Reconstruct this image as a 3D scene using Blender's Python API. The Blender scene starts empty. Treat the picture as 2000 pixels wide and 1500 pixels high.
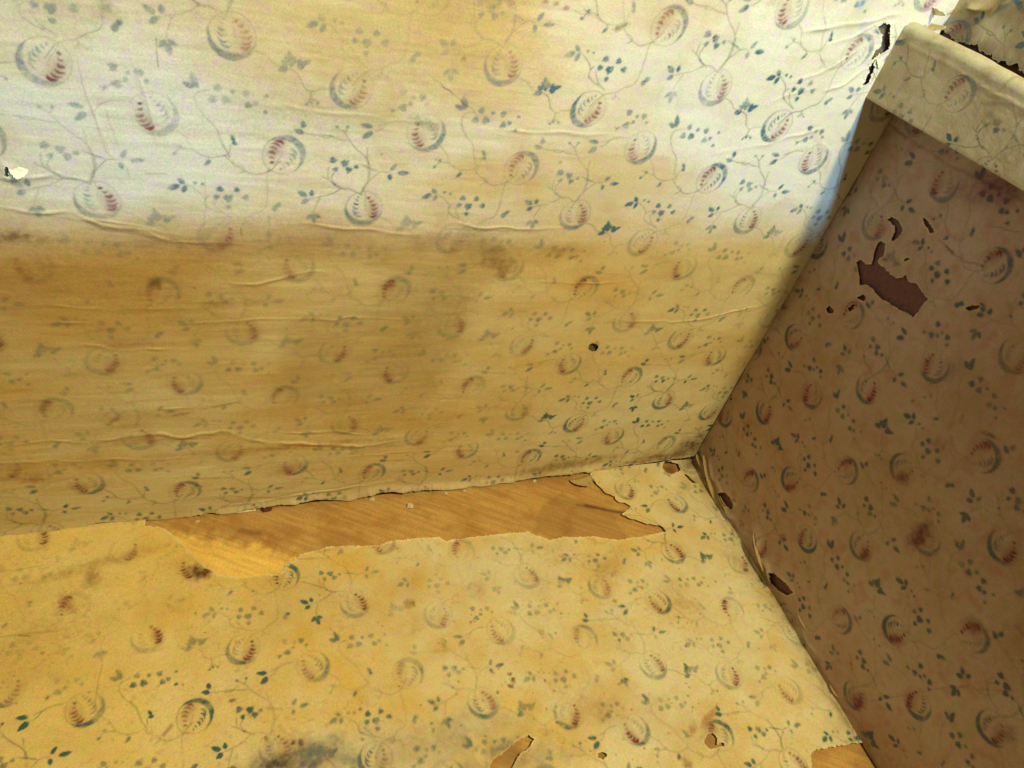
import bpy, math
import numpy as np
from mathutils import Matrix, Vector

# ------------------------------------------------------------------ camera
SC = bpy.context.scene
FPX = 1550.17
CAMPOS = np.array([-1.14538, 0.0, 1.32020])
_Rold = np.array([[0.92248553, 0.05460068, -0.38215076],
                  [-0.23026495, -0.71672107, -0.65824688],
                  [-0.30983623, 0.69521915, -0.6485922]])
RC = np.array([_Rold[0], _Rold[2], -_Rold[1]])      # world axes: X along wall, Y into the corner, Z up
cd = bpy.data.cameras.new('camera')
cam = bpy.data.objects.new('camera', cd)
SC.collection.objects.link(cam)
M = Matrix([list(RC[0]) + [CAMPOS[0]], list(RC[1]) + [CAMPOS[1]], list(RC[2]) + [CAMPOS[2]], [0, 0, 0, 1]])
cam.matrix_world = M
cd.sensor_fit = 'HORIZONTAL'
cd.sensor_width = 36.0
cd.lens = 36.0 * FPX / 2000.0
cd.clip_start = 0.02
cd.clip_end = 60
SC.camera = cam

# ------------------------------------------------------------------ light
w = bpy.data.worlds.new('World'); SC.world = w; w.use_nodes = True
bg = w.node_tree.nodes['Background']
bg.inputs[0].default_value = (1.0, 0.78, 0.50, 1); bg.inputs[1].default_value = 0.125

def area(name, loc, target, size, power, col, sy=None):
    l = bpy.data.lights.new(name, 'AREA'); l.energy = power; l.color = col
    l.shape = 'RECTANGLE'; l.size = size; l.size_y = sy or size
    o = bpy.data.objects.new(name, l); SC.collection.objects.link(o)
    o.location = loc
    d = Vector(target) - Vector(loc)
    o.rotation_euler = d.to_track_quat('-Z', 'Y').to_euler()
    return o
area('warm_lamp', (-0.225, -0.30, 2.50), (-1.15, 0.65, 0.0), 0.20, 64, (1.0, 0.79, 0.34))
area('daylight_window', (-0.44, -1.5, 2.45), (-1.0, 1.0, 0.75), 0.13, 88, (0.29, 0.60, 1.0), 0.085)
area('bounce_fill', (-1.9, -0.7, 1.9), (0, 0.7, 0.8), 1.0, 2.4, (1.0, 0.76, 0.80))  # added fill with no lamp behind it, stands in for bounced light
SC.view_settings.view_transform = 'Standard'
SC.view_settings.look = 'None'
SC.view_settings.exposure = 0.0
SC.view_settings.gamma = 1.0
SC.cycles.max_bounces = 6

# ------------------------------------------------------------------ helpers
def ray(px):
    px = np.atleast_2d(np.array(px, float))
    d = np.stack([(px[:, 0] - 1000) / FPX, -(px[:, 1] - 750) / FPX, -np.ones(len(px))], 1)
    return d @ RC.T
def onA(px, y=1.0):
    d = ray(px); t = (y - CAMPOS[1]) / d[:, 1]; p = CAMPOS + t[:, None] * d
    return p[:, [0, 2]]
def onB(px, z=0.0):
    d = ray(px); t = (z - CAMPOS[2]) / d[:, 2]; p = CAMPOS + t[:, None] * d
    return p[:, [0, 1]]
def onC(px, x=0.0):
    d = ray(px); t = (x - CAMPOS[0]) / d[:, 0]; p = CAMPOS + t[:, None] * d
    return p[:, [1, 2]]

def vnoise(x, y, seed):
    rs = np.random.RandomState(seed); T = rs.rand(256, 256)
    xi = np.floor(x).astype(np.int64); yi = np.floor(y).astype(np.int64)
    fx = x - xi; fy = y - yi
    fx = fx * fx * (3 - 2 * fx); fy = fy * fy * (3 - 2 * fy)
    a = T[xi & 255, yi & 255]; b = T[(xi + 1) & 255, yi & 255]
    c = T[xi & 255, (yi + 1) & 255]; d = T[(xi + 1) & 255, (yi + 1) & 255]
    return (a * (1 - fx) + b * fx) * (1 - fy) + (c * (1 - fx) + d * fx) * fy
def fbm(x, y, seed, oct=4):
    s = 0; a = 1; n = 0
    for k in range(oct):
        s = s + a * vnoise(x * 2 ** k + 17.3 * k, y * 2 ** k + 9.1 * k, seed + k); n += a; a *= .55
    return s / n
def sstep(a, b, x):
    t = np.clip((x - a) / (b - a), 0, 1); return t * t * (3 - 2 * t)

def seg_dist(x, y, pl, taper=False):
    """distance of points to a polyline, and the place along it 0..1"""
    best = np.full(x.shape, 1e9); tt = np.zeros(x.shape); side = np.zeros(x.shape)
    n = len(pl) - 1
    for i in range(n):
        ax, ay = pl[i]; bx, by = pl[i + 1]
        dx, dy = bx - ax, by - ay; L = dx * dx + dy * dy + 1e-12
        t = np.clip(((x - ax) * dx + (y - ay) * dy) / L, 0, 1)
        d = np.hypot(x - ax - t * dx, y - ay - t * dy)
        m = d < best
        best = np.where(m, d, best); tt = np.where(m, (i + t) / n, tt)
        side = np.where(m, np.sign((x - ax) * dy - (y - ay) * dx), side)
    return best, tt, side
def inside(x, y, poly):
    r = np.zeros(x.shape, bool); n = len(poly)
    for i in range(n):
        x1, y1 = poly[i]; x2, y2 = poly[(i + 1) % n]
        c = ((y1 > y) != (y2 > y)) & (x < (x2 - x1) * (y - y1) / (y2 - y1 + 1e-15) + x1)
        r ^= c
    return r
def signed(x, y, poly):
    """negative inside"""
    pl = list(poly) + [poly[0]]
    x0, y0 = np.min(poly, 0) - .03; x1, y1 = np.max(poly, 0) + .03
    out = np.full(x.shape, 1.0)
    m = (x > x0) & (x < x1) & (y > y0) & (y < y1)
    if m.any():
        d, _, _ = seg_dist(x[m], y[m], pl)
        out[m] = np.where(inside(x[m], y[m], poly), -d, d)
    return out

# ------------------------------------------------------------------ printed wallpaper pattern (one repeat)
LW, LV, LS = 0.346587, 0.230448, 0.008294
OFF = {'P': (0, 0), 'Q': (0.14625, 0.05104), 'R': (0.25611, 0.10547), 'S': (0.41230, 0.15076)}
H1 = np.array([LW, 0.0]); H2 = np.array([LW / 2 + LS, LV])
OA = np.array([-1.06964, -0.92031]); OB = np.array([-0.01764, 0.01360])
OCC = np.array([0.12448, 0.17557]); OL = np.array([-0.2547, -1.1534])
TN = 560
ga, gb = np.meshgrid((np.arange(TN) + .5) / TN, (np.arange(TN) + .5) / TN, indexing='ij')
TX = ga * H1[0] + gb * H2[0]; TY = ga * H1[1] + gb * H2[1]
tile = {k: np.zeros((TN, TN)) for k in ('line', 'green', 'red')}
def stamp(ch, fn, c, rad, val=1.0):
    """fn(x,y) -> 0..1 about centre c, drawn in every wrapped place of the repeat"""
    for i in range(-4, 5):
        for j in range(-3, 4):
            cx, cy = c[0] + i * H1[0] + j * H2[0], c[1] + j * H2[1]
            if cx < -rad or cx > H1[0] + H2[0] + rad or cy < -rad or cy > LV + rad: continue
            m = (abs(TX - cx) < rad) & (abs(TY - cy) < rad)
            if m.any():
                T = tile[ch]; T[m] = np.maximum(T[m], val * fn(TX[m] - cx, TY[m] - cy))
def stroke(ch, pts, w0, w1=None, val=1.0):
    pts = np.array(pts); c = pts.mean(0); rad = np.abs(pts - c).max() + .006
    pl = pts - c; w1 = w0 if w1 is None else w1
    def f(x, y):
        d, t, _ = seg_dist(x, y, pl); ww = w0 + (w1 - w0) * t
        return np.clip((ww - d) / .0006 + .5, 0, 1)
    stamp(ch, f, c, rad, val)
def blob(ch, c, r, val=1.0):
    def f(x, y):
        a = np.arctan2(y, x); rr = r * (1 + .13 * np.sin(3 * a + c[0] * 900) + .08 * np.sin(5 * a + c[1] * 700))
        return np.clip((rr - np.hypot(x, y)) / .0008 + .5, 0, 1)
    stamp(ch, f, c, r + .004, val)
def leaf(ch, a, b, w, val=1.0):
    a = np.array(a); b = np.array(b); c = (a + b) / 2; L = np.hypot(*(b - a)); u = (b - a) / L
    def f(x, y):
        s = (x * u[0] + y * u[1]) / (L / 2); q = abs(-x * u[1] + y * u[0])
        ww = w * np.clip(1 - s * s, 0, 1) ** .75 * (1 - .25 * s)
        return np.clip((ww - q) / .0007 + .3, 0, 1) * (abs(s) < 1)
    stamp(ch, f, c, L / 2 + .004, val)
def pat(px):      # pixel of the photograph on the tall wall -> pattern coordinates
    g = onA(px); return np.stack([g[:, 0] - OA[0], -g[:, 1] - OA[1]], 1)
def smooth(pts, n=3):
    pts = np.array(pts, float)
    for _ in range(n):
        q = [pts[0]]
        for i in range(len(pts) - 1):
            q += [pts[i] * .75 + pts[i + 1] * .25, pts[i] * .25 + pts[i + 1] * .75]
        q.append(pts[-1]); pts = np.array(q)
    return pts
def vine(px, w=.00082, val=.95): stroke('line', pat(smooth(px, 2)), w, w * .8, val)

def fruit(c, ang, mir):
    ca, sa = math.cos(ang), math.sin(ang)
    def loc(p):
        x, y = p; x = -x if mir else x
        return np.array([c[0] + ca * x - sa * y, c[1] + sa * x + ca * y])
    rx, ry = .0272, .0288
    out = [loc((rx * math.cos(a) * (1 + .02 * math.sin(2 * a)), ry * math.sin(a))) for a in np.linspace(0, 2 * math.pi, 40)]
    stroke('line', out, .00065, val=.68)
    # thick shaded crescent along the bottom, opening to the left
    def cres(x, y):
        u = ca * x + sa * y; v = -sa * x + ca * y
        u = -u if mir else u
        o = np.hypot(u / rx, v / ry); i = np.hypot((u - .0014) / (rx * .98), (v + .0072) / (ry * .92))
        hatch = .78 + .22 * np.sin((u * .7 + v) * 3800)
        return np.clip((1 - o) * 26 + .5, 0, 1) * np.clip((i - 1) * 20, 0, 1) * hatch
    stamp('green', cres, np.array(c), .034, .95)
    # centre stem
    stroke('line', [loc(p) for p in smooth([(-.003, -ry), (-.0005, -.020), (.0005, -.010), (.0025, -.002), (.004, .002)], 2)], .0006, .0004, .8)
    # ladders of little crescents
    red = [(.14, -.66, .16, 1.0), (.33, -.46, .25, .8), (.50, -.24, .34, .9), (.60, -.01, .42, .9), (.62, .22, .46, .9), (.58, .43, .44, 1.0)]
    grn = [(-.38, -.66, .12, .7), (-.42, -.46, .20, .8), (-.45, -.22, .28, 1.0), (-.44, .02, .40, .9), (-.38, .26, .50, .9), (-.26, .46, .52, .7)]
    for ch, lst, wt0, sx in (('red', red, .0022, 1), ('green', grn, .0015, -1)):
        for q, (cx, cy, wd, vv) in enumerate(lst):
            wd *= rx; cx *= rx; cy *= ry; tilt = -.30 * sx
            pts = [loc((cx + wd * .5 * a_ , cy - .0034 * (a_ * a_) * (wd / .012) + tilt * wd * .5 * a_)) for a_ in np.linspace(-1, 1, 11)]
            pts = np.array(pts); cc = pts.mean(0); pl = pts - cc; wt = wt0 * (1.15 if q in (0, 2, 5) else .85)
            def f(x, y, pl=pl, wt=wt):
                d, t, _ = seg_dist(x, y, pl)
                return np.clip((wt * (1 - (2 * t - 1) ** 2 * .8) - d) / .0006 + .4, 0, 1)
            stamp(ch, f, cc, .014, vv * (1 if ch == 'red' else .95))
    # soft red blush on the ladder side
    def blush(x, y):
        u = ca * x + sa * y; v = -sa * x + ca * y
        u = -u if mir else u
        return np.exp(-((u - .013) / .009) ** 2 - (v / .017) ** 2)
    stamp('red', blush, np.array(c), .034, .38)
for k, a, m in (('P', 0.05, 0), ('Q', math.radians(42), 0), ('R', math.radians(-38), 1), ('S', math.radians(218), 0)):
    fruit(OFF[k], a, m)

# vines, traced over one repeat
for pl in (
    [(982, 92), (986, 78), (994, 66), (1000, 58), (1004, 28), (1005, 0), (1008, -22)],
    [(995, 66), (1014, 49), (1028, 38), (1045, 42)],
    [(982, 92), (967, 80), (955, 75), (942, 75), (923, 88), (895, 93), (874, 96)],
    [(942, 75), (930, 61), (927, 45), (936, 32), (945, 22)],
    [(898, 95), (891, 108), (883, 122), (881, 131)],
    [(1012, 150), (1026, 156), (1032, 164), (1037, 173), (1046, 176)],
    [(1058, 180), (1068, 184), (1072, 196), (1074, 212), (1084, 220), (1094, 214), (1112, 214)],
    [(1084, 218), (1080, 232), (1072, 238)], [(1080, 230), (1090, 236)],
    [(1150, 208), (1168, 190), (1180, 182), (1202, 180), (1216, 170), (1238, 165), (1250, 140), (1257, 119), (1264, 94), (1272, 78)],
    [(1202, 180), (1200, 187), (1193, 191)], [(1201, 185), (1207, 192)], [(1200, 187), (1199, 194)],
    [(1180, 175), (1168, 164), (1163, 148), (1162, 138)],
    [(1149, 152), (1148, 142), (1152, 134), (1150, 122), (1140, 108), (1131, 99)],
    [(1149, 148), (1158, 160), (1168, 166)], [(1152, 134), (1160, 128)],
    [(1222, 268), (1204, 267), (1190, 272), (1180, 282), (1170, 286)], [(1196, 270), (1176, 276)],
    [(1268, 310), (1275, 322), (1275, 342), (1290, 352), (1310, 350), (1320, 345), (1326, 332)],
    [(1275, 340), (1262, 336), (1252, 344)], [(1264, 338), (1254, 332)],
    [(1318, 350), (1316, 330), (1320, 305), (1310, 290), (1308, 272), (1310, 262), (1318, 252), (1334, 250)],
    [(1312, 348), (1318, 360), (1328, 372), (1338, 378), (1350, 375), (1363, 370)],
    [(1328, 372), (1328, 364), (1320, 362)], [(1326, 372), (1316, 377)],
    [(1360, 372), (1370, 364), (1380, 356)], [(1290, 352), (1286, 360), (1280, 364)],
    [(1468, 402), (1484, 384), (1492, 366), (1494, 350), (1484, 334), (1482, 324), (1468, 322), (1454, 315), (1436, 316), (1428, 312)],
    [(1446, 318), (1456, 321), (1462, 316)], [(1482, 324), (1480, 310), (1474, 304)], [(1480, 312), (1488, 304)],
    [(1446, 400), (1434, 390), (1430, 381), (1438, 366)], [(1430, 384), (1424, 378)],
    [(1205, 249), (1212, 246), (1224, 240)], [(1205, 249), (1199, 246)], [(1206, 250), (1200, 254)],
): vine(pl)
for a, b, wd in (
    ((1048, 38), (1062, 22), .0030), ((1060, 46), (1084, 46), .0034), ((1044, 46), (1043, 62), .0030),
    ((874, 90), (856, 75), .0038), ((883, 90), (886, 73), .0032), ((876, 97), (860, 106), .0036),
    ((880, 133), (864, 146), .0030), ((880, 138), (880, 160), .0034), ((882, 133), (895, 144), .0030),
    ((1064, 177), (1064, 146), .0040), ((1062, 172), (1056, 157), .0028), ((1066, 172), (1072, 158), .0028),
    ((1058, 178), (1039, 183), .0040), ((1058, 174), (1049, 165), .0030), ((1070, 176), (1096, 165), .0034), ((1072, 174), (1082, 178), .0036), ((1072, 170), (1082, 162), .0030),
    ((1130, 100), (1124, 86), .0034), ((1122, 101), (1099, 109), .0040), ((1131, 102), (1121, 119), .0032),
    ((1252, 168), (1259, 154), .0036), ((1258, 156), (1270, 152), .0034),
    ((1168, 278), (1148, 273), .0034), ((1166, 286), (1146, 298), .0040),
    ((1320, 248), (1322, 222), .0038), ((1316, 247), (1305, 238), .0034),
    ((1336, 331), (1328, 329), .0026), ((1334, 328), (1333, 316), .0024), ((1292, 355), (1280, 364), .0026),
    ((1430, 306), (1434, 294), .0034), ((1428, 313), (1416, 308), .0036),
    ((1502, 372), (1480, 360), .001), ((1208, 246), (1200, 252), .0014),
): leaf('green', pat([a])[0], pat([b])[0], wd * 1.12, .95)
for x, y, r in ((1182, 114, .0044), (1208, 118, .0040), (1217, 135, .0042), (1189, 135, .0056), (1171, 131, .0040), (1183, 153, .0036), (1147, 98, .0024), (1158, 102, .0022),
                (1228, 218, .0046), (1257, 226, .0044), (1243, 226, .0028), (1222, 243, .0050), (1235, 237, .0030), (1261, 238, .0026),
                (1332, 264, .0048), (1348, 265, .0052), (1345, 247, .0044), (1362, 252, .0030), (1378, 254, .0044), (1374, 272, .0044), (1385, 269, .0034), (1402, 258, .0024), (1391, 282, .0026),
                (1449, 354, .0048), (1462, 359, .0052), (1463, 369, .0046), (1475, 364, .0030), (1446, 368, .0034),
                (1080, 236, .0020), (1072, 240, .0018), (1090, 238, .0018), (1262, 334, .0022), (1250, 346, .0022), (1474, 303, .0022), (1488, 303, .0022), (1436, 391, .0020), (1194, 192, .0014), (1208, 193, .0014)):
    blob('green', pat([(x, y)])[0], r * 1.06, .85)
tile['line'] = np.clip(tile['line'], 0, 1)
def sample(ch, g):
    b = g[:, 1] / LV; a = (g[:, 0] - b * H2[0]) / LW
    fa = (a % 1) * TN - .5; fb = (b % 1) * TN - .5
    i0 = np.floor(fa).astype(int); j0 = np.floor(fb).astype(int); fx = fa - i0; fy = fb - j0
    T = tile[ch]
    return (T[i0 % TN, j0 % TN] * (1 - fx) + T[(i0 + 1) % TN, j0 % TN] * fx) * (1 - fy) + \
           (T[i0 % TN, (j0 + 1) % TN] * (1 - fx) + T[(i0 + 1) % TN, (j0 + 1) % TN] * fx) * fy

# ------------------------------------------------------------------ materials
def new_mat(name):
    m = bpy.data.materials.new(name); m.use_nodes = True
    return m, m.node_tree, m.node_tree.nodes['Principled BSDF']
def noise(nt, scale, detail=4, rough=.6, coord=None, dist=0):
    n = nt.nodes.new('ShaderNodeTexNoise'); n.inputs['Scale'].default_value = scale
    n.inputs['Detail'].default_value = detail; n.inputs['Roughness'].default_value = rough; n.inputs['Distortion'].default_value = dist
    nt.links.new(coord, n.inputs['Vector']); return n
def ramp(nt, fac, stops):
    r = nt.nodes.new('ShaderNodeValToRGB'); e = r.color_ramp.elements
    e[0].position, e[0].color = stops[0][0], (*stops[0][1], 1); e[1].position, e[1].color = stops[-1][0], (*stops[-1][1], 1)
    for p, c in stops[1:-1]:
        x = e.new(p); x.color = (*c, 1)
    nt.links.new(fac, r.inputs[0]); return r
def mixc(nt, mode, fac, a, b):
    m = nt.nodes.new('ShaderNodeMix'); m.data_type = 'RGBA'; m.blend_type = mode
    if isinstance(fac, float): m.inputs[0].default_value = fac
    else: nt.links.new(fac, m.inputs[0])
    for v, s in ((a, 6), (b, 7)):
        if isinstance(v, tuple): m.inputs[s].default_value = (*v, 1)
        else: nt.links.new(v, m.inputs[s])
    return m.outputs[2]
def paper_mat(name, base=None):
    """printed or plain old paper: colour carried by the mesh (or fixed), mottled and fibrous through nodes"""
    m, nt, b = new_mat(name)
    tc = nt.nodes.new('ShaderNodeTexCoord').outputs['Object']
    if base is None:
        at = nt.nodes.new('ShaderNodeAttribute'); at.attribute_name = 'Col'; col = at.outputs['Color']
    else: col = base
    n1 = noise(nt, 62, 3, .55, tc); r1 = ramp(nt, n1.outputs['Fac'], [(.30, (.95, .92, 1.06)), (.43, (1.04, .95, .90)), (.54, (1.0, 1.04, .80)), (.70, (.88, .99, .84))])
    col = mixc(nt, 'MULTIPLY', .75, col, r1.outputs[0])
    n2 = noise(nt, 420, 2, .6, tc); r2 = ramp(nt, n2.outputs['Fac'], [(.30, (.84, .84, .82)), (.68, (1.10, 1.10, 1.10))])
    col = mixc(nt, 'MULTIPLY', .8, col, r2.outputs[0])
    n3 = noise(nt, 9, 5, .6, tc, .6); r3 = ramp(nt, n3.outputs['Fac'], [(.30, (.86, .80, .68)), (.55, (1.0, 1.0, 1.0))])
    col = mixc(nt, 'MULTIPLY', .7, col, r3.outputs[0])
    nt.links.new(col, b.inputs['Base Color'])
    b.inputs['Roughness'].default_value = .82; b.inputs['Specular IOR Level'].default_value = .25
    bp = nt.nodes.new('ShaderNodeBump'); bp.inputs['Strength'].default_value = .35; bp.inputs['Distance'].default_value = .0012
    n4 = noise(nt, 240, 4, .65, tc); nt.links.new(n4.outputs['Fac'], bp.inputs['Height']); nt.links.new(bp.outputs[0], b.inputs['Normal'])
    return m
def board_mat(name, c1, c2, streak=(1, 1, 1), rot=(0, 0, 0), scale=60):
    m, nt, b = new_mat(name)
    tc = nt.nodes.new('ShaderNodeTexCoord').outputs['Object']
    mp = nt.nodes.new('ShaderNodeMapping'); mp.inputs['Scale'].default_value = streak; mp.inputs['Rotation'].default_value = rot
    nt.links.new(tc, mp.inputs[0])
    n = noise(nt, scale, 6, .7, mp.outputs[0]); r = ramp(nt, n.outputs['Fac'], [(.32, c1), (.66, c2)])
    n2 = noise(nt, 500, 2, .6, tc); r2 = ramp(nt, n2.outputs['Fac'], [(.3, (.8, .8, .8)), (.7, (1.15, 1.15, 1.15))])
    nt.links.new(mixc(nt, 'MULTIPLY', .7, r.outputs[0], r2.outputs[0]), b.inputs['Base Color'])
    b.inputs['Roughness'].default_value = .8
    bp = nt.nodes.new('ShaderNodeBump'); bp.inputs['Strength'].default_value = .5; bp.inputs['Distance'].default_value = .001
    nt.links.new(n.outputs['Fac'], bp.inputs['Height']); nt.links.new(bp.outputs[0], b.inputs['Normal'])
    return m
MP = paper_mat('printed_wallpaper')
MRAW = paper_mat('torn_paper_fibre', (.74, .68, .50))
MSTRIP = paper_mat('yellowed_paper_back', (.50, .40, .22))
MWHITE = paper_mat('white_paper_back', (.86, .83, .70))
MCHIP = board_mat('plaster_chip', (.55, .48, .34), (.75, .70, .56), scale=200)
MDARK = board_mat('dark_brown_board', (.09, .032, .045), (.19, .085, .085), (1, 5, 1), scale=90)
MWALL = board_mat('grey_brown_board', (.10, .075, .05), (.22, .16, .10), (1, 1, 5))
MPLAIN = board_mat('old_plaster', (.30, .23, .13), (.42, .33, .19), scale=8)

# ------------------------------------------------------------------ object helpers
def tag(o, label=None, cat=None, group=None, kind=None):
    for k, v in (('label', label), ('category', cat), ('group', group), ('kind', kind)):
        if v: o[k] = v
    return o
def mesh_obj(name, co, faces, mat, col=None, parent=None, smooth=True):
    me = bpy.data.meshes.new(name); co = np.asarray(co, np.float32); faces = np.asarray(faces, np.int32)
    me.vertices.add(len(co)); me.vertices.foreach_set('co', co.ravel())
    me.loops.add(faces.size); me.loops.foreach_set('vertex_index', faces.ravel())
    k = faces.shape[1]
    me.polygons.add(len(faces)); me.polygons.foreach_set('loop_start', np.arange(0, faces.size, k, dtype=np.int32))
    me.update(calc_edges=True)
    me.polygons.foreach_set('use_smooth', np.full(len(faces), smooth))
    if col is not None:
        a = me.color_attributes.new('Col', 'FLOAT_COLOR', 'POINT')
        c4 = np.ones((len(co), 4), np.float32); c4[:, :3] = col; a.data.foreach_set('color', c4.ravel())
    me.materials.append(mat); me.validate()
    o = bpy.data.objects.new(name, me); SC.collection.objects.link(o)
    if parent: o.parent = parent
    return o
def box(name, a, b, mat, parent=None, bev=0):
    x0, y0, z0 = a; x1, y1, z1 = b
    co = [(x0, y0, z0), (x1, y0, z0), (x1, y1, z0), (x0, y1, z0), (x0, y0, z1), (x1, y0, z1), (x1, y1, z1), (x0, y1, z1)]
    f = [(0, 3, 2, 1), (4, 5, 6, 7), (0, 1, 5, 4), (1, 2, 6, 5), (2, 3, 7, 6), (3, 0, 4, 7)]
    return mesh_obj(name, co, f, mat, parent=parent, smooth=False)
def sheet(name, s0, s1, t0, t1, step, fn, place, mat, parent=None, flip=False):
    ns = int(round((s1 - s0) / step)) + 1; nt_ = int(round((t1 - t0) / step)) + 1
    S, T = np.meshgrid(np.linspace(s0, s1, ns), np.linspace(t0, t1, nt_), indexing='ij')
    s, t = S.ravel(), T.ravel()
    h, col, keep = fn(s, t)
    idx = np.arange(ns * nt_).reshape(ns, nt_)
    q = np.stack([idx[:-1, :-1], idx[1:, :-1], idx[1:, 1:], idx[:-1, 1:]], -1).reshape(-1, 4)
    if flip: q = q[:, ::-1]
    q = q[keep[q].sum(1) >= 3]
    used = np.zeros(len(s), bool); used[q.ravel()] = True
    remap = np.cumsum(used) - 1
    co = place(s, t, h)[used]
    return mesh_obj(name, co, remap[q], mat, col[used], parent)

CREAM = np.array([.66, .65, .57]); YEL = np.array([.60, .435, .175]); BROWN = np.array([.27, .15, .06])
INKG = np.array([.05, .14, .19]); INKL = np.array([.17, .17, .12]); INKR = np.array([.19, .04, .06])
def mix(c, k, v): return c * (1 - k[:, None]) + np.asarray(v) * k[:, None]
def spots(s, t, col, lst, seed):
    """stains and painted shade: (s, t, rs, rt, angle, strength, colour, softness)"""
    for i, (a, b, ra, rb, an, k, c, so) in enumerate(lst):
        R = max(ra, rb) * 1.9
        m = (abs(s - a) < R) & (abs(t - b) < R)
        if not m.any(): continue
        x, y = s[m] - a, t[m] - b; ca, sa = math.cos(an), math.sin(an)
        u, v = (ca * x + sa * y) / ra, (-sa * x + ca * y) / rb
        n = fbm(s[m] / min(ra, rb) * 1.4 + i * 3.1, t[m] / min(ra, rb) * 1.4, seed + i, 4) - .5
        d = np.hypot(u, v) + n * 1.5
        kk = k * sstep(1 + so, 1 - so, d) if so < .9 else k * np.exp(-np.clip(d, 0, 9) ** 2 * 1.3)
        kk = np.clip(kk * (.45 + 1.1 * fbm(s[m] * 150, t[m] * 150, seed + 9, 4)), 0, 1)
        col[m] = mix(col[m], kk, c)
    return col
def printed(g, s, t, seed, vis, base, purple=0.0, smear=None, lv=1.0):
    col = base
    wob = .0011
    gg = g + np.stack([vnoise(s * 160, t * 160, seed + 40) - .5, vnoise(s * 160 + 50, t * 160, seed + 41) - .5], 1) * wob
    blot = .74 + .62 * vnoise(s * 620, t * 620, seed + 42) * vnoise(s * 130, t * 130, seed + 43) ** .5
    fl = .66 + .34 * sstep(.33, .47, fbm(s * 52, t * 52, seed + 44, 3)); blot = blot * fl * (1 + .25 * (vnoise(s * 11, t * 11, seed + 45) - .5) * 2)
    L, G, R = sample('line', gg), sample('green', gg), sample('red', gg)
    if smear is not None:
        q = .0017; k4 = [(q, q), (-q, q), (q, -q), (-q, -q)]
        L, G, R = [a * (1 - smear) + smear * sum(sample(n, gg + np.array(o)) for o in k4) / 4 for a, n in ((L, 'line'), (G, 'green'), (R, 'red'))]
    gr = INKG * (1 - purple) + np.array([.13, .10, .17]) * purple
    col = mix(col, np.clip(L * .80 * lv * vis[:, 0] * blot * 1.15, 0, 1), INKL)
    col = mix(col, np.clip(G * 1.12 * vis[:, 0] * blot, 0, 1), gr)
    col = mix(col, np.clip(R * 1.12 * vis[:, 1] * np.clip(blot * 1.15, 0, 1), 0, 1), INKR)
    return col

def wrinkles(s, t, lst, amp=1.0):
    h = np.zeros(s.shape)
    for pl, a, wd in lst:
        x0, y0 = np.min(pl, 0) - wd * 4; x1, y1 = np.max(pl, 0) + wd * 4
        m = (s > x0) & (s < x1) & (t > y0) & (t < y1)
        if not m.any(): continue
        sm, tm = s[m], t[m]
        wv = (fbm(sm * 26, tm * 26, 5, 2) - .5) * wd * 3.0; wd = wd * 1.0
        d, tt, sd = seg_dist(sm, tm + wv, pl)
        ds = d * sd
        fade = np.clip(np.minimum(tt, 1 - tt) * 4, 0, 1) * (.15 + 1.5 * vnoise(sm * 34, tm * 10, 7))
        # sharp-topped ridge with a longer back
        prof = np.where(ds > 0, np.exp(-(ds / wd) ** 2), np.exp(-(ds / (wd * .42)) ** 2))
        h[m] += a * prof * fade * amp
    return h
def G(px, on): return on(px)

# =================================================================== THE SETTING
wall_back = tag(box('wall_back', (-2.6, 1.004, -.12), (.12, 1.10, 1.75), MWALL), kind='structure')
wall_right = tag(box('wall_right', (.0012, -.75, -.12), (.10, 1.003, 1.75), MDARK), kind='structure')
# bare hardboard under the low papered surface: orange-brown skin, bright yellow where the skin is gone
def bare_fn(s, t):
    tipx = onB([(600, 1080)])[0, 0]
    gr = (s * .62 + t * 1.0)
    n = fbm(gr * 420, (s - t) * 14, 71, 3); n2 = fbm(s * 30, t * 30, 72, 4)
    c = mix(np.tile(np.array([.42, .255, .105]), (len(s), 1)), np.clip((n - .5) * 2.2 + .5, 0, 1), (.58, .385, .17))
    c = mix(c, np.clip((n2 - .5) * 2.2, 0, .6), (.36, .19, .07))
    yp = np.array(onB([(330, 1038), (420, 1052), (505, 1068), (560, 1082), (600, 1084), (640, 1100), (620, 1170), (420, 1160), (330, 1100)]))
    d = signed(s, t, yp) + (fbm(s * 70, t * 70, 73, 3) - .5) * .05
    c = mix(c, sstep(.020, -.020, d) * (.80 + 1.0 * (n - .5)), (.92, .68, .24))
    q = onB([(1060, 985), (1045, 1040), (1100, 1060), (1230, 1060), (1200, 1000), (1100, 960)])
    c = mix(c, sstep(.004, -.004, signed(s, t, q) + (fbm(s * 50, t * 50, 75, 3) - .5) * .02) * .30, (.20, .11, .05))
    for pl, wd, k in (([(1145, 985), (1175, 992), (1205, 998), (1222, 1000)], .0045, .85), ([(1128, 984), (1160, 990)], .004, .5), ([(470, 1035), (505, 1042)], .006, .4)):
        dd, _, _ = seg_dist(s, t, onB(pl)); c = mix(c, k * np.exp(-(dd / wd) ** 2), (.10, .035, .04))
    for a_, b_, k_ in ((1310, 917, .9), (1690, 1470, .35), (1000, 1475, .7), (1388, 1448, .7), (1176, 1478, .8)):
        q = onB([(a_, b_)])[0]; c = mix(c, k_ * np.exp(-(np.hypot(s - q[0], t - q[1]) / .022) ** 2), (.17, .06, .045) if a_ == 1310 else (.26, .17, .09))
    h = (n - .5) * .0008 - .0034 + .0026 * sstep(tipx + .03, tipx - .10, s)
    return h, c, np.ones(len(s), bool)
MBARE = paper_mat('bare_hardboard')
low = tag(box('low_surface', (-2.6, -.75, -.12), (.003, 1.003, -.009), MPLAIN), kind='structure')
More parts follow.
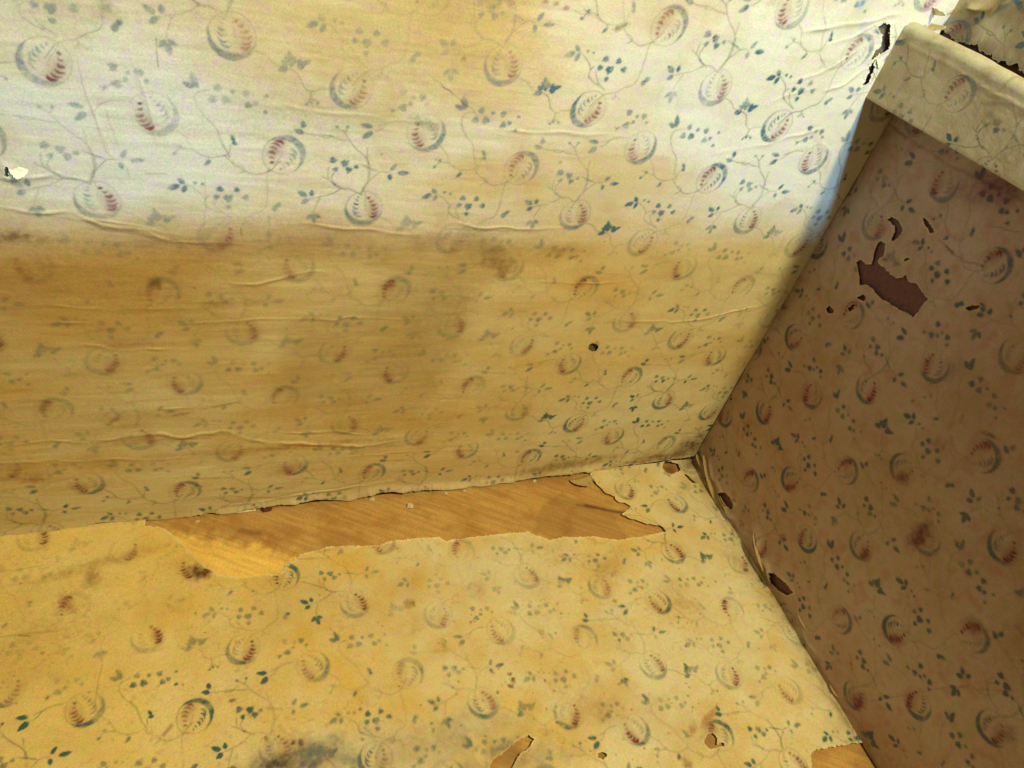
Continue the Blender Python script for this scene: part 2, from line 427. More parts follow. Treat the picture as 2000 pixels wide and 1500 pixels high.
sheet('bare_board', -1.50, -.0, -.02, 1.002, .0028, bare_fn, lambda s, t, h: np.stack([s, t, h], 1), MBARE, parent=low)
# unseen board added behind the viewer; its top cuts off the daylight
blocker_ = tag(mesh_obj('daylight_blocker', [(-2.6, -.34, -.0), (.0, -.34, .0), (.0, -.28, .0), (-2.6, -.28, .0), (-2.6, -.34, 1.50), (0.0, -.34, 1.60), (.0, -.28, 1.60), (-2.6, -.28, 1.50)],
     [(0, 3, 2, 1), (4, 5, 6, 7), (0, 1, 5, 4), (1, 2, 6, 5), (2, 3, 7, 6), (3, 0, 4, 7)], MPLAIN, smooth=False), kind='structure')

# =================================================================== BACK WALL PAPER
edgeA_px = [(-160, 1062), (0, 1042), (45, 1040), (95, 1033), (140, 1034), (165, 1026), (190, 1019), (220, 1016), (250, 1018), (285, 1016), (330, 1015), (365, 1011), (376, 1003), (412, 997), (440, 1000), (480, 992), (520, 984), (560, 981), (620, 971), (680, 975), (702, 968), (740, 957), (800, 956), (850, 949), (880, 955), (930, 945), (990, 940), (1004, 934), (1080, 925), (1170, 914), (1250, 904), (1330, 893), (1352, 890)]
edgeA = onA(edgeA_px)
holesA = [onA(p) for p in (
    [(1712, 50), (1726, 44), (1738, 48), (1733, 60), (1736, 74), (1733, 92), (1722, 99), (1706, 108), (1699, 112), (1706, 98), (1719, 88), (1720, 66)],
    [(1681, 166), (1688, 154), (1694, 140), (1699, 122), (1706, 112), (1704, 128), (1698, 146), (1693, 158)],
    [(1149, 672), (1156, 668), (1165, 671), (1168, 677), (1163, 683), (1153, 684), (1148, 680)],
    [(12, 322), (17, 325), (16, 343), (11, 340)],
)]
WR_A = [(onA(p), a, wd) for p, a, wd in (
    ([(-40, 338), (50, 345), (110, 336), (200, 350)], .0022, .004),
    ([(-40, 398), (60, 411), (140, 415), (200, 440), (290, 452), (330, 470), (470, 474)], .0034, .0045),
    ([(90, 424), (200, 430), (290, 446), (360, 458)], .0024, .004),
    ([(560, 433), (660, 440), (770, 455), (830, 455)], .0026, .004),
    ([(868, 428), (930, 440), (1010, 445), (1120, 440)], .0030, .0035),
    ([(425, 552), (500, 552), (570, 535), (660, 523)], .0026, .0035),
    ([(-40, 598), (120, 596), (260, 602), (400, 600)], .0014, .004),
    ([(320, 636), (450, 622), (700, 620), (900, 622)], .0015, .004),
    ([(70, 632), (110, 628), (180, 630)], .0018, .003),
    ([(150, 672), (250, 681), (350, 677)], .0022, .0035),
    ([(190, 850), (330, 848), (430, 842), (520, 862), (700, 868), (840, 852)], .0042, .006),
    ([(-40, 872), (200, 855), (330, 850)], .0022, .005),
    ([(-40, 905), (200, 896), (420, 892)], .0018, .005),
    ([(520, 842), (640, 840), (760, 846)], .0018, .004),
    ([(300, 800), (380, 790), (470, 782)], .0016, .004),
    ([(500, 203), (620, 216), (760, 232), (880, 238)], .0013, .0035),
    ([(915, 250), (1010, 255), (1120, 260), (1230, 262)], .0018, .0035),
    ([(985, 556), (1080, 548), (1160, 552), (1240, 545)], .0014, .003),
    ([(1180, 622), (1310, 627), (1380, 620), (1440, 605), (1520, 586)], .0024, .0032),
    ([(430, 986), (520, 975), (640, 955), (800, 930)], .0020, .004),
    ([(430, 965), (560, 968), (700, 945)], .0016, .0035),
    ([(1380, 300), (1470, 285), (1560, 258), (1640, 235)], .0020, .005),
    ([(1560, 62), (1620, 50), (1700, 38), (1780, 20)], .0030, .005),
    ([(1600, 92), (1660, 70), (1720, 40)], .0022, .004),
    ([(1540, 160), (1620, 128), (1690, 84)], .0022, .004),
    ([(1600, 180), (1650, 160), (1690, 130)], .0020, .004),
    ([(1480, 205), (1540, 180), (1600, 172)], .0016, .005),
    ([(1590, 260), (1620, 300), (1600, 380)], .0016, .006),
    ([(250, 90), (290, 200), (310, 290)], .0010, .003),
    ([(160, 160), (200, 260), (230, 330)], .0008, .003),
    ([(600, 900), (800, 880), (1000, 872)], .0010, .005),
    ([(1050, 300), (1200, 300), (1380, 310)], .0008, .006),
)]
def aw(px, ra, rb, an, k, c, so):
    p = onA([px])[0]; return (p[0], p[1], ra, rb, an, k, c, so)
DKB = (.10, .045, .03); OCH = (.50, .32, .10); GRY = (.26, .24, .19)
ST_A = [
    aw((740, 60), .20, .10, .1, .55, (.55, .39, .15), .95), aw((600, 120), .10, .06, 0, .30, (.52, .36, .14), .95), aw((860, 30), .06, .09, 0, .45, (.52, .36, .14), .95),
    aw((204, 10), .010, .008, 0, .6, GRY, .9), aw((120, 20), .05, .02, 0, .35, (.36, .32, .18), .95),
    aw((1010, 320), .16, .05, 0, .35, OCH, .95), aw((640, 230), .16, .03, 0, .3, (.40, .34, .20), .95), aw((860, 170), .10, .03, -.5, .32, (.48, .35, .16), .95),
    aw((940, 200), .05, .02, -.6, .3, (.40, .33, .2), .95), aw((1310, 20), .10, .04, .3, .22, OCH, .95),
    aw((20, 462), .040, .010, 0, .75, (.16, .10, .05), .95), aw((430, 480), .020, .007, 0, .5, (.30, .10, .05), .9), aw((310, 475), .08, .010, 0, .35, (.30, .19, .08), .95),
    aw((640, 470), .32, .028, 0, .30, (.34, .22, .09), .95), aw((960, 495), .06, .026, -.8, .62, (.27, .19, .09), .95), aw((1085, 490), .05, .018, .1, .5, (.33, .21, .09), .95), aw((870, 470), .05, .02, 0, .4, (.34, .22, .1), .95),
    aw((304, 552), .008, .010, 0, .8, (.09, .07, .06), .8), aw((760, 556), .010, .004, 0, .5, (.25, .09, .05), .8),
    aw((850, 620), .10, .07, -1.0, .33, (.33, .24, .12), .95), aw((820, 700), .10, .06, -.8, .30, (.35, .24, .11), .95),  # brown blobs painting the shaded side of the paper's bulge
    aw((420, 590), .025, .010, 0, .45, (.30, .22, .11), .95), aw((190, 520), .25, .05, 0, .32, (.42, .26, .09), .95), aw((60, 560), .10, .05, 0, .3, (.38, .22, .09), .95),
    aw((250, 672), .06, .006, 0, .45, (.32, .16, .05), .95), aw((350, 808), .02, .004, .2, .6, (.25, .13, .05), .9), aw((430, 790), .03, .003, .2, .5, (.25, .13, .05), .9), aw((222, 820), .014, .005, .8, .6, (.22, .13, .06), .9),
    aw((600, 868), .20, .008, 0, .45, (.36, .18, .05), .95), aw((280, 860), .10, .010, 0, .35, (.36, .18, .06), .95), aw((200, 900), .20, .02, 0, .28, (.42, .24, .08), .95),
    aw((60, 935), .022, .010, 0, .55, (.26, .08, .05), .95), aw((170, 950), .05, .010, 0, .30, (.30, .13, .06), .95), aw((560, 915), .03, .02, 0, .3, (.3, .13, .07), .95),
    aw((1175, 915), .010, .006, 0, .85, (.07, .03, .02), .8), aw((1290, 892), .10, .022, .1, .80, (.22, .14, .07), .95), aw((1110, 905), .16, .016, .1, .62, (.26, .18, .09), .95), aw((1350, 868), .05, .034, .6, .85, (.16, .11, .07), .95),  # the three wide blobs paint the soft shadow along seam and corner
    aw((1010, 880), .004, .004, 0, .6, (.4, .16, .05), .8), aw((905, 112), .003, .003, 0, .6, BROWN, .7), aw((1093, 315), .003, .003, 0, .6, BROWN, .7), aw((1210, 52), .010, .0035, .5, .75, (.24, .17, .07), .7),
    aw((1105, 14), .004, .003, 0, .7, BROWN, .7), aw((1085, 5), .004, .003, 0, .7, BROWN, .7), aw((1064, 2), .004, .003, 0, .6, BROWN, .7), aw((970, -4), .030, .012, 0, .6, (.28, .20, .09), .9),
    aw((1505, 5), .01, .006, 0, .3, BROWN, .9), aw((1680, 50), .010, .008, 0, .35, (.2, .35, .55), .9), aw((1678, 8), .014, .010, 0, .55, (.22, .40, .62), .9), aw((1815, 12), .012, .010, 0, .35, (.45, .25, .5), .9),
    aw((830, 240), .018, .006, -.35, .5, (.16, .14, .12), .85), aw((1345, 20), .2, .03, 0, .1, OCH, .95),
    aw((660, 800), .25, .08, 0, .18, (.50, .33, .12), .95), aw((1420, 680), .03, .05, .4, .25, (.40, .28, .13), .95),
]
ST_A += [aw(p, .0022, .0016, i, .6, BROWN, .7) for i, p in enumerate([(1157, 740), (1045, 770), (560, 640), (380, 560), (1180, 470), (940, 480), (745, 300), (1000, 640), (865, 655), (1120, 500), (1350, 560), (1290, 690)])]
CR_A = [(onA(p), wd, k) for p, wd, k in (
    ([(846, 152), (860, 163), (880, 178), (898, 194), (912, 205), (932, 222)], .0011, .75),
    ([(1120, 20), (1135, 26), (1160, 34), (1180, 44)], .0010, .5), ([(305, 75), (306, 100), (309, 130)], .0010, .5),
    ([(285, 338), (300, 336), (325, 338)], .0012, .6), ([(470, 445), (472, 462)], .0012, .5), ([(238, 315), (248, 328), (254, 345)], .0008, .4),
    ([(150, 110), (160, 160), (185, 230), (205, 290), (230, 320)], .0007, .35), ([(205, 210), (222, 260), (240, 310)], .0007, .3), ([(400, 340), (402, 400), (396, 470)], .0009, .25), ([(525, 420), (524, 470)], .0016, .3),
    ([(0, 352), (70, 345), (150, 348)], .0012, .35), ([(870, 446), (960, 450), (1080, 448)], .0016, .35), ([(1746, 46), (1749, 64), (1746, 82), (1739, 98), (1724, 130), (1706, 168)], .0011, .75), ([(926, -30), (925, 10), (927, 62)], .0008, .35),
    ([(200, 446), (300, 462), (400, 478), (470, 478)], .0018, .45), ([(1180, 628), (1310, 632), (1400, 622), (1500, 596)], .0012, .35), ([(520, 872), (660, 876), (830, 862)], .0026, .35), ([(100, 862), (300, 858), (420, 852)], .002, .25),
    ([(90, 418), (180, 436), (280, 456)], .002, .3), ([(1662, 395), (1690, 330), (1727, 245), (1765, 170)], .0016, .35))]
def fnA(s, t):
    X, Z = s, t
    n = len(s)
    wr = wrinkles(X, Z, WR_A, .50); wr2 = wrinkles(X, Z + .0035, WR_A, .50)
    g = np.stack([X - OA[0], -Z - OA[1] + wr * 1.3], 1)
    # height: bulges and creases
    h = .0015 + .0050 * (fbm(X * 3.2, Z * 4.6, 11, 3) - .35) + .0016 * (fbm(X * 9, Z * 34, 12, 3) - .4)
    h += .0012 * (fbm(X * 14, Z * 90, 13, 3) - .5) * sstep(-.45, -.75, X)
    h += wr * .85
    h = np.clip(h, .0006, None)
    # base colour
    y1 = fbm(X * 2.6, Z * 5.5, 21, 4); y2 = fbm(X * 7, Z * 22, 22, 4); y3 = fbm(X * 34, Z * 34, 23, 3)
    k = np.clip(.34 + (y1 - .5) * 1.0 + (y2 - .5) * .6 + (y3 - .5) * .25, 0, 1)
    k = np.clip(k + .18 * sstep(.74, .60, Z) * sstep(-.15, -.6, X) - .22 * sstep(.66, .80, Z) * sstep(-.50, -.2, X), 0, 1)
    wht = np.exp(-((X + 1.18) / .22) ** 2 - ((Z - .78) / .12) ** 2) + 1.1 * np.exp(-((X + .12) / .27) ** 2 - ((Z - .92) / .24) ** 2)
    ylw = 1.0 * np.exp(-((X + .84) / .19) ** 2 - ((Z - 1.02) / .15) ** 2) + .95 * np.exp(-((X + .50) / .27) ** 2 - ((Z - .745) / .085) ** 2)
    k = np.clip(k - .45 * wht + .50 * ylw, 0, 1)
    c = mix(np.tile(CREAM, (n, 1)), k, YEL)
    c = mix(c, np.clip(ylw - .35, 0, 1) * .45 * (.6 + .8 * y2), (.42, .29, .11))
    c = mix(c, np.clip(wr2 * 260, 0, .5) * (.4 + fbm(X * 60, Z * 60, 29, 3)), (.36, .23, .10))
    bulge_shade = onA([(1085, 462), (1010, 500), (935, 560), (915, 620), (880, 700), (850, 780), (800, 826), (700, 815), (560, 790), (540, 640), (700, 600), (760, 540), (640, 500), (420, 500), (300, 470), (600, 455)])
    bulge_d = signed(X, Z, bulge_shade) + (fbm(X * 16, Z * 16, 61, 4) - .5) * .05
    c = mix(c, sstep(.022, -.030, bulge_d) * .36, (.34, .22, .085))  # shading of the broad paper bulge, painted into the colour
    lft = sstep(-.92, -1.15, X) * sstep(.65, .60, Z) * sstep(.35, .50, Z)
    c = mix(c, lft * .30, (.42, .26, .08))
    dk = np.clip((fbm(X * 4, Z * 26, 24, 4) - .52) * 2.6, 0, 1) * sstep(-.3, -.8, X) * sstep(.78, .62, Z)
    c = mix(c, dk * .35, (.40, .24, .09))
    # the printing, worn to different degrees
    wear = fbm(X * 5, Z * 7, 25, 4); wear2 = fbm(X * 26, Z * 26, 26, 3)
    left = sstep(-.42, -.66, X) * sstep(.72, .62, Z) * (1 - .55 * sstep(.16, .09, Z))
    midz = sstep(.68, .62, Z) * sstep(.20, .34, Z) * .35
    faintg = 1 - .56 * left - midz * .7 * (1 - left) - .30 * sstep(.55, .40, wear) * (1 - left)
    faintg = faintg * (1 - .40 * np.exp(-((X + 1.22) / .20) ** 2 - ((Z - .78) / .12) ** 2))
    vg = np.clip(faintg * (.80 + .80 * wear2) * np.where(Z < .12, 1.2, 1), .05, 1.25)
    vr = np.clip((.85 + .75 * fbm(X * 9, Z * 9, 27, 3)) * (1 - .22 * left) - .25 * sstep(.55, .75, fbm(X * 4, Z * 6, 28, 2)), .05, 1)
    c = printed(g, X, Z, 300, np.stack([vg * .86, vr * .92], 1), c, smear=np.clip(.32 + .45 * left + .5 * midz, 0, .8))
    c = spots(X, Z, c, ST_A, 400)
    for pl, wd, kk in CR_A:
        m = (X > pl[:, 0].min() - .02) & (X < pl[:, 0].max() + .02) & (Z > pl[:, 1].min() - .02) & (Z < pl[:, 1].max() + .02)
        d, tt, _ = seg_dist(X[m], Z[m] + (vnoise(X[m] * 130, Z[m] * 130, 51) - .5) * .004, pl)
        c[m] = mix(c[m], kk * np.exp(-(d / wd) ** 2) * (.3 + .9 * vnoise(X[m] * 90, Z[m] * 90, 52)), (.16, .10, .05))
    # ragged bottom edge
    ez = np.interp(X, edgeA[:, 0], edgeA[:, 1]) + (fbm(X * 190, X * 0, 31, 3) - .5) * .006
    ez = np.clip(ez, .0015, None)
    keep = Z > ez
    de = Z - ez
    open_ = sstep(-1.18, -1.10, X) * sstep(-.20, -.30, X)
    lift = .0042 * np.exp(-(np.clip(de, 0, 1) / .012) ** 2) * (.35 + .9 * open_) * (.5 + vnoise(X * 45, X * 0 + 2, 32))
    h = h + lift
    rim = np.exp(-(np.clip(de, 0, 1) / .0022) ** 2) * (.25 + .75 * (vnoise(X * 60, X * 0 + 5, 33) > .45))
    c = mix(c, np.clip(rim * .85, 0, 1), (.74, .66, .46))
    for i, hp in enumerate(holesA):
        d = signed(X, Z, hp) + (fbm(X * 260, Z * 260, 34 + i, 3) - .5) * (.007 if i < 2 else .003)
        keep &= d > 0
        if i != 2: c = mix(c, np.exp(-(np.clip(d, 0, 1) / .0022) ** 2) * .7, (.85, .80, .62)); h += .002 * np.exp(-(np.clip(d, 0, 1) / .006) ** 2)
    keep &= X < -.0005
    return h, c, keep
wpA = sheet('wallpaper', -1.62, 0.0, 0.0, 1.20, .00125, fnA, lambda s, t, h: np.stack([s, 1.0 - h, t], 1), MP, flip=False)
tag(wpA, 'large cream fruit print wallpaper, creased, half lit by daylight, on the widest wall', 'wallpaper', 'fruit print wallpaper')

# =================================================================== LOW SURFACE PAPER
tearB = onB([(285, 1026), (315, 1030), (330, 1040), (345, 1052), (372, 1078), (402, 1108), (430, 1124), (470, 1128), (510, 1124), (545, 1122), (562, 1102), (585, 1086), (612, 1078), (640, 1070), (690, 1068), (738, 1068), (760, 1060), (800, 1054), (858, 1052), (868, 1060), (885, 1056), (930, 1050), (985, 1044), (1030, 1040), (1045, 1048), (1070, 1056), (1100, 1050), (1150, 1050), (1205, 1056), (1240, 1052), (1262, 1048), (1299, 1040), (1290, 1030), (1262, 1026), (1240, 1018), (1228, 1016), (1214, 1008), (1226, 996), (1231, 990), (1218, 984), (1204, 982), (1200, 972), (1182, 965), (1172, 956), (1162, 944), (1152, 930), (1150, 918), (1156, 890), (700, 920), (285, 985)])
holesB = [tearB] + [onB(p) for p in (
    [(1583, 1474), (1592, 1466), (1640, 1458), (1683, 1452), (1700, 1460), (1760, 1560), (1560, 1560), (1586, 1500)],
    [(940, 1540), (957, 1496), (962, 1486), (978, 1476), (1002, 1454), (1030, 1438), (1042, 1445), (1032, 1462), (1014, 1474), (1000, 1500), (985, 1540)],
    [(1292, 914), (1296, 906), (1322, 908), (1328, 922), (1310, 928), (1298, 924)],
    [(1334, 928), (1340, 930), (1358, 946), (1350, 946)],
    [(1166, 1472), (1182, 1472), (1185, 1478), (1178, 1484), (1168, 1482)],
    [(1372, 1450), (1380, 1438), (1392, 1434), (1400, 1444), (1398, 1456), (1412, 1452), (1412, 1458), (1398, 1460), (1384, 1466)],
)]
def bw(px, ra, rb, an, k, c, so):
    p = onB([px])[0]; return (p[0], p[1], ra, rb, an, k, c, so)
ST_B = [
    bw((395, 1118), .020, .013, -.3, .85, (.11, .045, .03), .8), bw((180, 1130), .012, .016, 0, .6, (.22, .12, .07), .9), bw((200, 1100), .11, .012, .2, .45, (.34, .22, .08), .95), bw((1165, 995), .01, .01, 0, 0, BROWN, .5),
    bw((130, 1182), .009, .018, .5, .55, (.28, .09, .06), .8), bw((799, 1180), .010, .008, 0, .75, (.22, .11, .03), .8), bw((866, 1262), .006, .014, 0, .5, (.36, .22, .06), .9),
    bw((995, 1317), .004, .003, 0, .85, (.20, .07, .03), .6), bw((1001, 1329), .005, .005, 0, .85, (.20, .07, .03), .6), bw((997, 1341), .006, .003, -.5, .85, (.20, .07, .03), .6), bw((972, 1353), .003, .003, 0, .8, (.20, .08, .03), .6),
    bw((454, 1369), .006, .003, 0, .85, (.20, .10, .04), .7), bw((573, 1451), .004, .004, .6, .9, (.13, .05, .03), .6), bw((587, 1451), .005, .005, .6, .9, (.11, .04, .03), .6), bw((519, 1443), .003, .004, 0, .7, (.2, .08, .04), .6), bw((704, 1386), .003, .003, 0, .8, (.2, .08, .03), .6), bw((708, 1445), .003, .0025, 0, .7, (.2, .08, .03), .6), bw((638, 1460), .003, .002, 0, .7, (.2, .1, .05), .6),
    bw((843, 1414), .003, .002, .4, .7, BROWN, .6), bw((930, 1466), .003, .003, 0, .6, (.2, .2, .25), .6), bw((1088, 1412), .003, .002, 0, .7, (.1, .1, .1), .6),
    bw((1253, 1149), .003, .004, .5, .75, (.25, .16, .05), .6), bw((1397, 1137), .002, .002, 0, .8, BROWN, .6), bw((1100, 1085), .008, .004, 0, .5, (.3, .18, .08), .8), bw((1200, 1175), .005, .004, 0, .6, (.34, .2, .05), .8), bw((1200, 1120), .014, .006, .4, .45, (.33, .19, .08), .9), bw((1180, 1110), .03, .012, .5, .3, (.38, .24, .10), .95),
    bw((935, 1155), .018, .018, 0, .42, (.36, .22, .09), .95), bw((1058, 1237), .005, .009, .2, .6, (.40, .26, .08), .8), bw((1085, 1237), .002, .002, 0, .8, (.12, .06, .02), .6), bw((1000, 1198), .014, .005, -.4, .45, (.38, .22, .08), .9),
    bw((1170, 1380), .05, .030, -.5, .5, (.40, .25, .08), .95), bw((1180, 1400), .026, .012, -.8, .4, (.30, .20, .09), .95), bw((1310, 1150), .05, .03, 0, .3, (.42, .27, .11), .95), bw((1340, 1180), .04, .02, -.5, .35, (.40, .24, .10), .95),
    bw((1385, 1402), .026, .007, .5, .65, (.36, .20, .06), .7), bw((1352, 1424), .014, .006, .8, .6, (.36, .20, .06), .7), bw((1380, 1440), .026, .022, 0, .30, (.42, .36, .22), .95),
    bw((900, 1435), .11, .038, 0, .60, (.33, .30, .25), .95), bw((800, 1480), .12, .02, 0, .25, (.34, .30, .25), .95), bw((600, 1490), .12, .035, 0, .7, (.20, .18, .19), .95), bw((1000, 1490), .14, .03, 0, .55, (.28, .26, .24), .95), bw((545, 1492), .035, .012, .2, .85, (.07, .045, .06), .9), bw((612, 1470), .022, .014, 0, .75, (.13, .18, .22), .9), bw((600, 1494), .018, .010, 0, .7, (.10, .10, .20), .9), bw((980, 1462), .020, .008, .2, .6, (.12, .13, .22), .9),
    bw((690, 1490), .014, .018, .5, .5, (.13, .20, .26), .9), bw((1000, 1470), .045, .03, .4, .35, (.34, .25, .14), .95), bw((1340, 1492), .008, .012, .3, .7, (.30, .17, .07), .8),
    bw((820, 1220), .06, .02, .1, .3, (.44, .29, .10), .95), bw((640, 1075), .02, .004, 0, .5, (.35, .2, .1), .9), bw((765, 1070), .018, .006, -.2, .55, (.30, .15, .12), .9),
    bw((120, 1230), .22, .035, .1, .30, (.50, .33, .10), .95), bw((30, 1320), .10, .03, 0, .25, (.5, .33, .1), .95), bw((1340, 950), .05, .012, .5, .4, (.33, .22, .10), .95), bw((1350, 905), .04, .02, 0, .7, (.14, .09, .07), .95), bw((1430, 1090), .02, .05, .35, .35, (.34, .26, .13), .95),
]
rs = np.random.RandomState(8)
for i in range(330):
    x, y = rs.uniform(-60, 1640), rs.uniform(1080, 1510)
    if x > 1380 and y < 1080 + (x - 1380) * 1.7: continue
    if i > 130 and not (880 < x < 1420): continue
    ST_B.append(bw((x, y), rs.uniform(.0012, .003), rs.uniform(.0010, .0022), rs.uniform(0, 3), rs.uniform(.25, .7), (.24, .13, .05), .7))
CR_B = [(onB(p), wd, k) for p, wd, k in (
    ([(590, 1137), (610, 1142), (628, 1149)], .0012, .5), ([(600, 1128), (575, 1130), (540, 1132)], .001, .3), ([(0, 1245), (60, 1238), (115, 1232)], .002, .3), ([(38, 1242), (60, 1243)], .0014, .6),
    ([(185, 1380), (192, 1330), (200, 1300)], .0012, .35), ([(320, 1436), (335, 1418)], .0030, .6), ([(1650, 1385), (1662, 1410), (1668, 1448)], .0012, .5), ([(1440, 1040), (1500, 1135), (1560, 1240), (1640, 1375)], .002, .3))]
def fnB(s, t):
    X, Y = s, t; n = len(s)
    g = np.stack([X - OB[0], 1 - Y - OB[1]], 1)
    h = .0012 + .0030 * (fbm(X * 4, Y * 4, 111, 3) - .4) + .0010 * (fbm(X * 14, Y * 30, 112, 3) - .4)
    h += wrinkles(X, Y, [(onB([(-40, 1125), (120, 1108), (300, 1090)]), .0020, .006), (onB([(-40, 1150), (180, 1128), (260, 1120)]), .0014, .005), (onB([(150, 1290), (300, 1270), (420, 1250)]), .001, .006)])
    h = np.clip(h, .0006, None)
    y1 = fbm(X * 3, Y * 4, 121, 4); y2 = fbm(X * 11, Y * 14, 122, 4); y3 = fbm(X * 40, Y * 40, 123, 3)
    k = np.clip(.44 + (y1 - .5) * 1.1 + (y2 - .5) * 1.1 + (y3 - .5) * .6 - .12 * sstep(-1.0, -.75, X), 0, 1)
    c = mix(np.tile(CREAM, (n, 1)), k, np.array([.65, .485, .175]))
    dk = np.clip((fbm(X * 6, Y * 8, 124, 4) - .54) * 3, 0, 1); c = mix(c, dk * .35, (.46, .30, .11)); c = mix(c, sstep(-.9, -1.3, X) * .6, (.80, .62, .22))
    wear = fbm(X * 6, Y * 6, 125, 4); wear2 = fbm(X * 28, Y * 28, 126, 3)
    lefttop = sstep(-1.02, -1.14, X) * sstep(.64, .72, Y)
    vg = np.clip((1 - .45 * sstep(.56, .42, wear)) * (.52 + .75 * wear2) * (1 - .6 * lefttop) * (1 - .30 * sstep(-1.0, -.8, X) * sstep(.45, .60, Y)), .08, 1)
    mid = sstep(-.92, -.80, X) * sstep(-.40, -.50, X) * sstep(.50, .62, Y)
    vr = np.clip((.30 + 1.15 * fbm(X * 5, Y * 5, 127, 2) - .15) * (1 - .35 * mid), .12, 1)
    c = printed(g, X, Y, 340, np.stack([np.clip(vg * 1.3, 0, 1.25), np.clip(vr * 1.1 + .15, 0, 1.2)], 1), c, smear=np.clip(.1 + 1.2 * (fbm(X * 5, Y * 5, 129, 3) - .4) + .25 * sstep(-1.0, -.8, X), 0, .9), lv=.8)
    c = spots(X, Y, c, ST_B, 500)
    for pl, wd, kk in CR_B:
        m = (X > pl[:, 0].min() - .02) & (X < pl[:, 0].max() + .02) & (Y > pl[:, 1].min() - .02) & (Y < pl[:, 1].max() + .02)
        d, tt, _ = seg_dist(X[m], Y[m], pl); c[m] = mix(c[m], kk * np.exp(-(d / wd) ** 2), (.20, .12, .05))
    c = mix(c, np.exp(-(X / .016) ** 2) * np.clip((fbm(X * 90, Y * 50, 143, 4) - .38) * 2.6, 0, .8), (.30, .21, .11))
    c = mix(c, np.clip((fbm(X * 150, Y * 150, 144, 3) - .63) * 7, 0, 1) * np.clip((fbm(X * 8, Y * 8, 145, 2) - .42) * 4, 0, 1) * .28, (.34, .21, .09))
    keep = np.ones(n, bool); tipX = onB([(600, 1080)])[0, 0]
    for i, hp in enumerate(holesB):
        amp = .006 if i in (0, 1) else .003
        d = signed(X, Y, hp) + (fbm(X * 210, Y * 210, 134 + i, 3) - .5) * amp
        keep &= d > 0
        dd = np.clip(d, 0, 1)
        rw = .0012 + .0042 * vnoise(X * 70, Y * 70, 137) ** 1.5
        rimk = (.9 if i == 0 else .45) * (1 - .75 * sstep(tipX + .02, tipX - .06, X) * (i == 0) * sstep(.77, .72, Y))
        c = mix(c, np.exp(-(dd / rw) ** 2) * rimk, (.80, .72, .50))
        h += .0036 * (1 - .8 * sstep(tipX + .02, tipX - .06, X)) * np.exp(-(dd / .007) ** 2) * (.15 + 1.1 * vnoise(X * 38, Y * 38, 138))
    lap = np.clip(sstep(-.30, -.25, X) + sstep(-1.19, -1.22, X), 0, 1)
    h = h + .0065 * sstep(.9925, .9985, Y) * lap + .004 * sstep(-.006, -.001, X)
    keep &= (Y < .9992)
    return h, c, keep
wpB = sheet('wallpaper', -1.62, 0.0, -.02, 1.0, .0015, fnB, lambda s, t, h: np.stack([s, t, h], 1), MP)
tag(wpB, 'yellowed fruit print wallpaper on the low surface, torn open along the seam', 'wallpaper', 'fruit print wallpaper')
bb = [c for c in low.children if c.name.startswith('bare_board')][0]
bb['label'] = 'bare orange and yellow hardboard showing through the tear'

# =================================================================== SIDE WALL PAPER
holesC = [onC(p) for p in (
    [(1676, 512), (1684, 508), (1692, 517), (1706, 516), (1708, 502), (1712, 486), (1720, 472), (1731, 476), (1730, 490), (1728, 498), (1718, 505), (1717, 515), (1730, 524), (1742, 536), (1752, 543), (1766, 542), (1772, 538), (1776, 550), (1790, 553), (1797, 560), (1803, 572), (1814, 585), (1806, 592), (1797, 606), (1786, 619), (1778, 612), (1760, 604), (1744, 595), (1728, 584), (1718, 576), (1708, 562), (1700, 557), (1682, 556), (1682, 542), (1678, 528)],
    [(1736, 428), (1744, 424), (1758, 432), (1766, 446), (1762, 456), (1750, 470), (1744, 468), (1750, 455), (1750, 442)],
    [(1804, 425), (1812, 430), (1822, 444), (1830, 454), (1822, 456), (1812, 442)],
    [(1617, 602), (1624, 597), (1630, 604), (1632, 612), (1620, 611)],
    [(1659, 602), (1666, 596), (1672, 594), (1670, 605), (1662, 608)],
    [(1678, 580), (1690, 576), (1695, 580), (1692, 588), (1684, 586)],
    [(1767, 508), (1773, 503), (1779, 506), (1772, 511)],
    [(1888, 602), (1902, 596), (1918, 598), (1912, 604), (1898, 607)],
    [(1407, 962), (1418, 961), (1428, 972), (1435, 988), (1430, 996), (1422, 988), (1412, 975)],
    [(1508, 1118), (1515, 1120), (1528, 1130), (1542, 1144), (1552, 1158), (1540, 1162), (1522, 1152), (1512, 1138)],
    [(1426, 778), (1431, 776), (1431, 782), (1427, 782)],
)]
def cw(px, ra, rb, an, k, c, so):
    p = onC([px])[0]; return (p[0], p[1], ra, rb, an, k, c, so)
PUR = (.17, .06, .10)
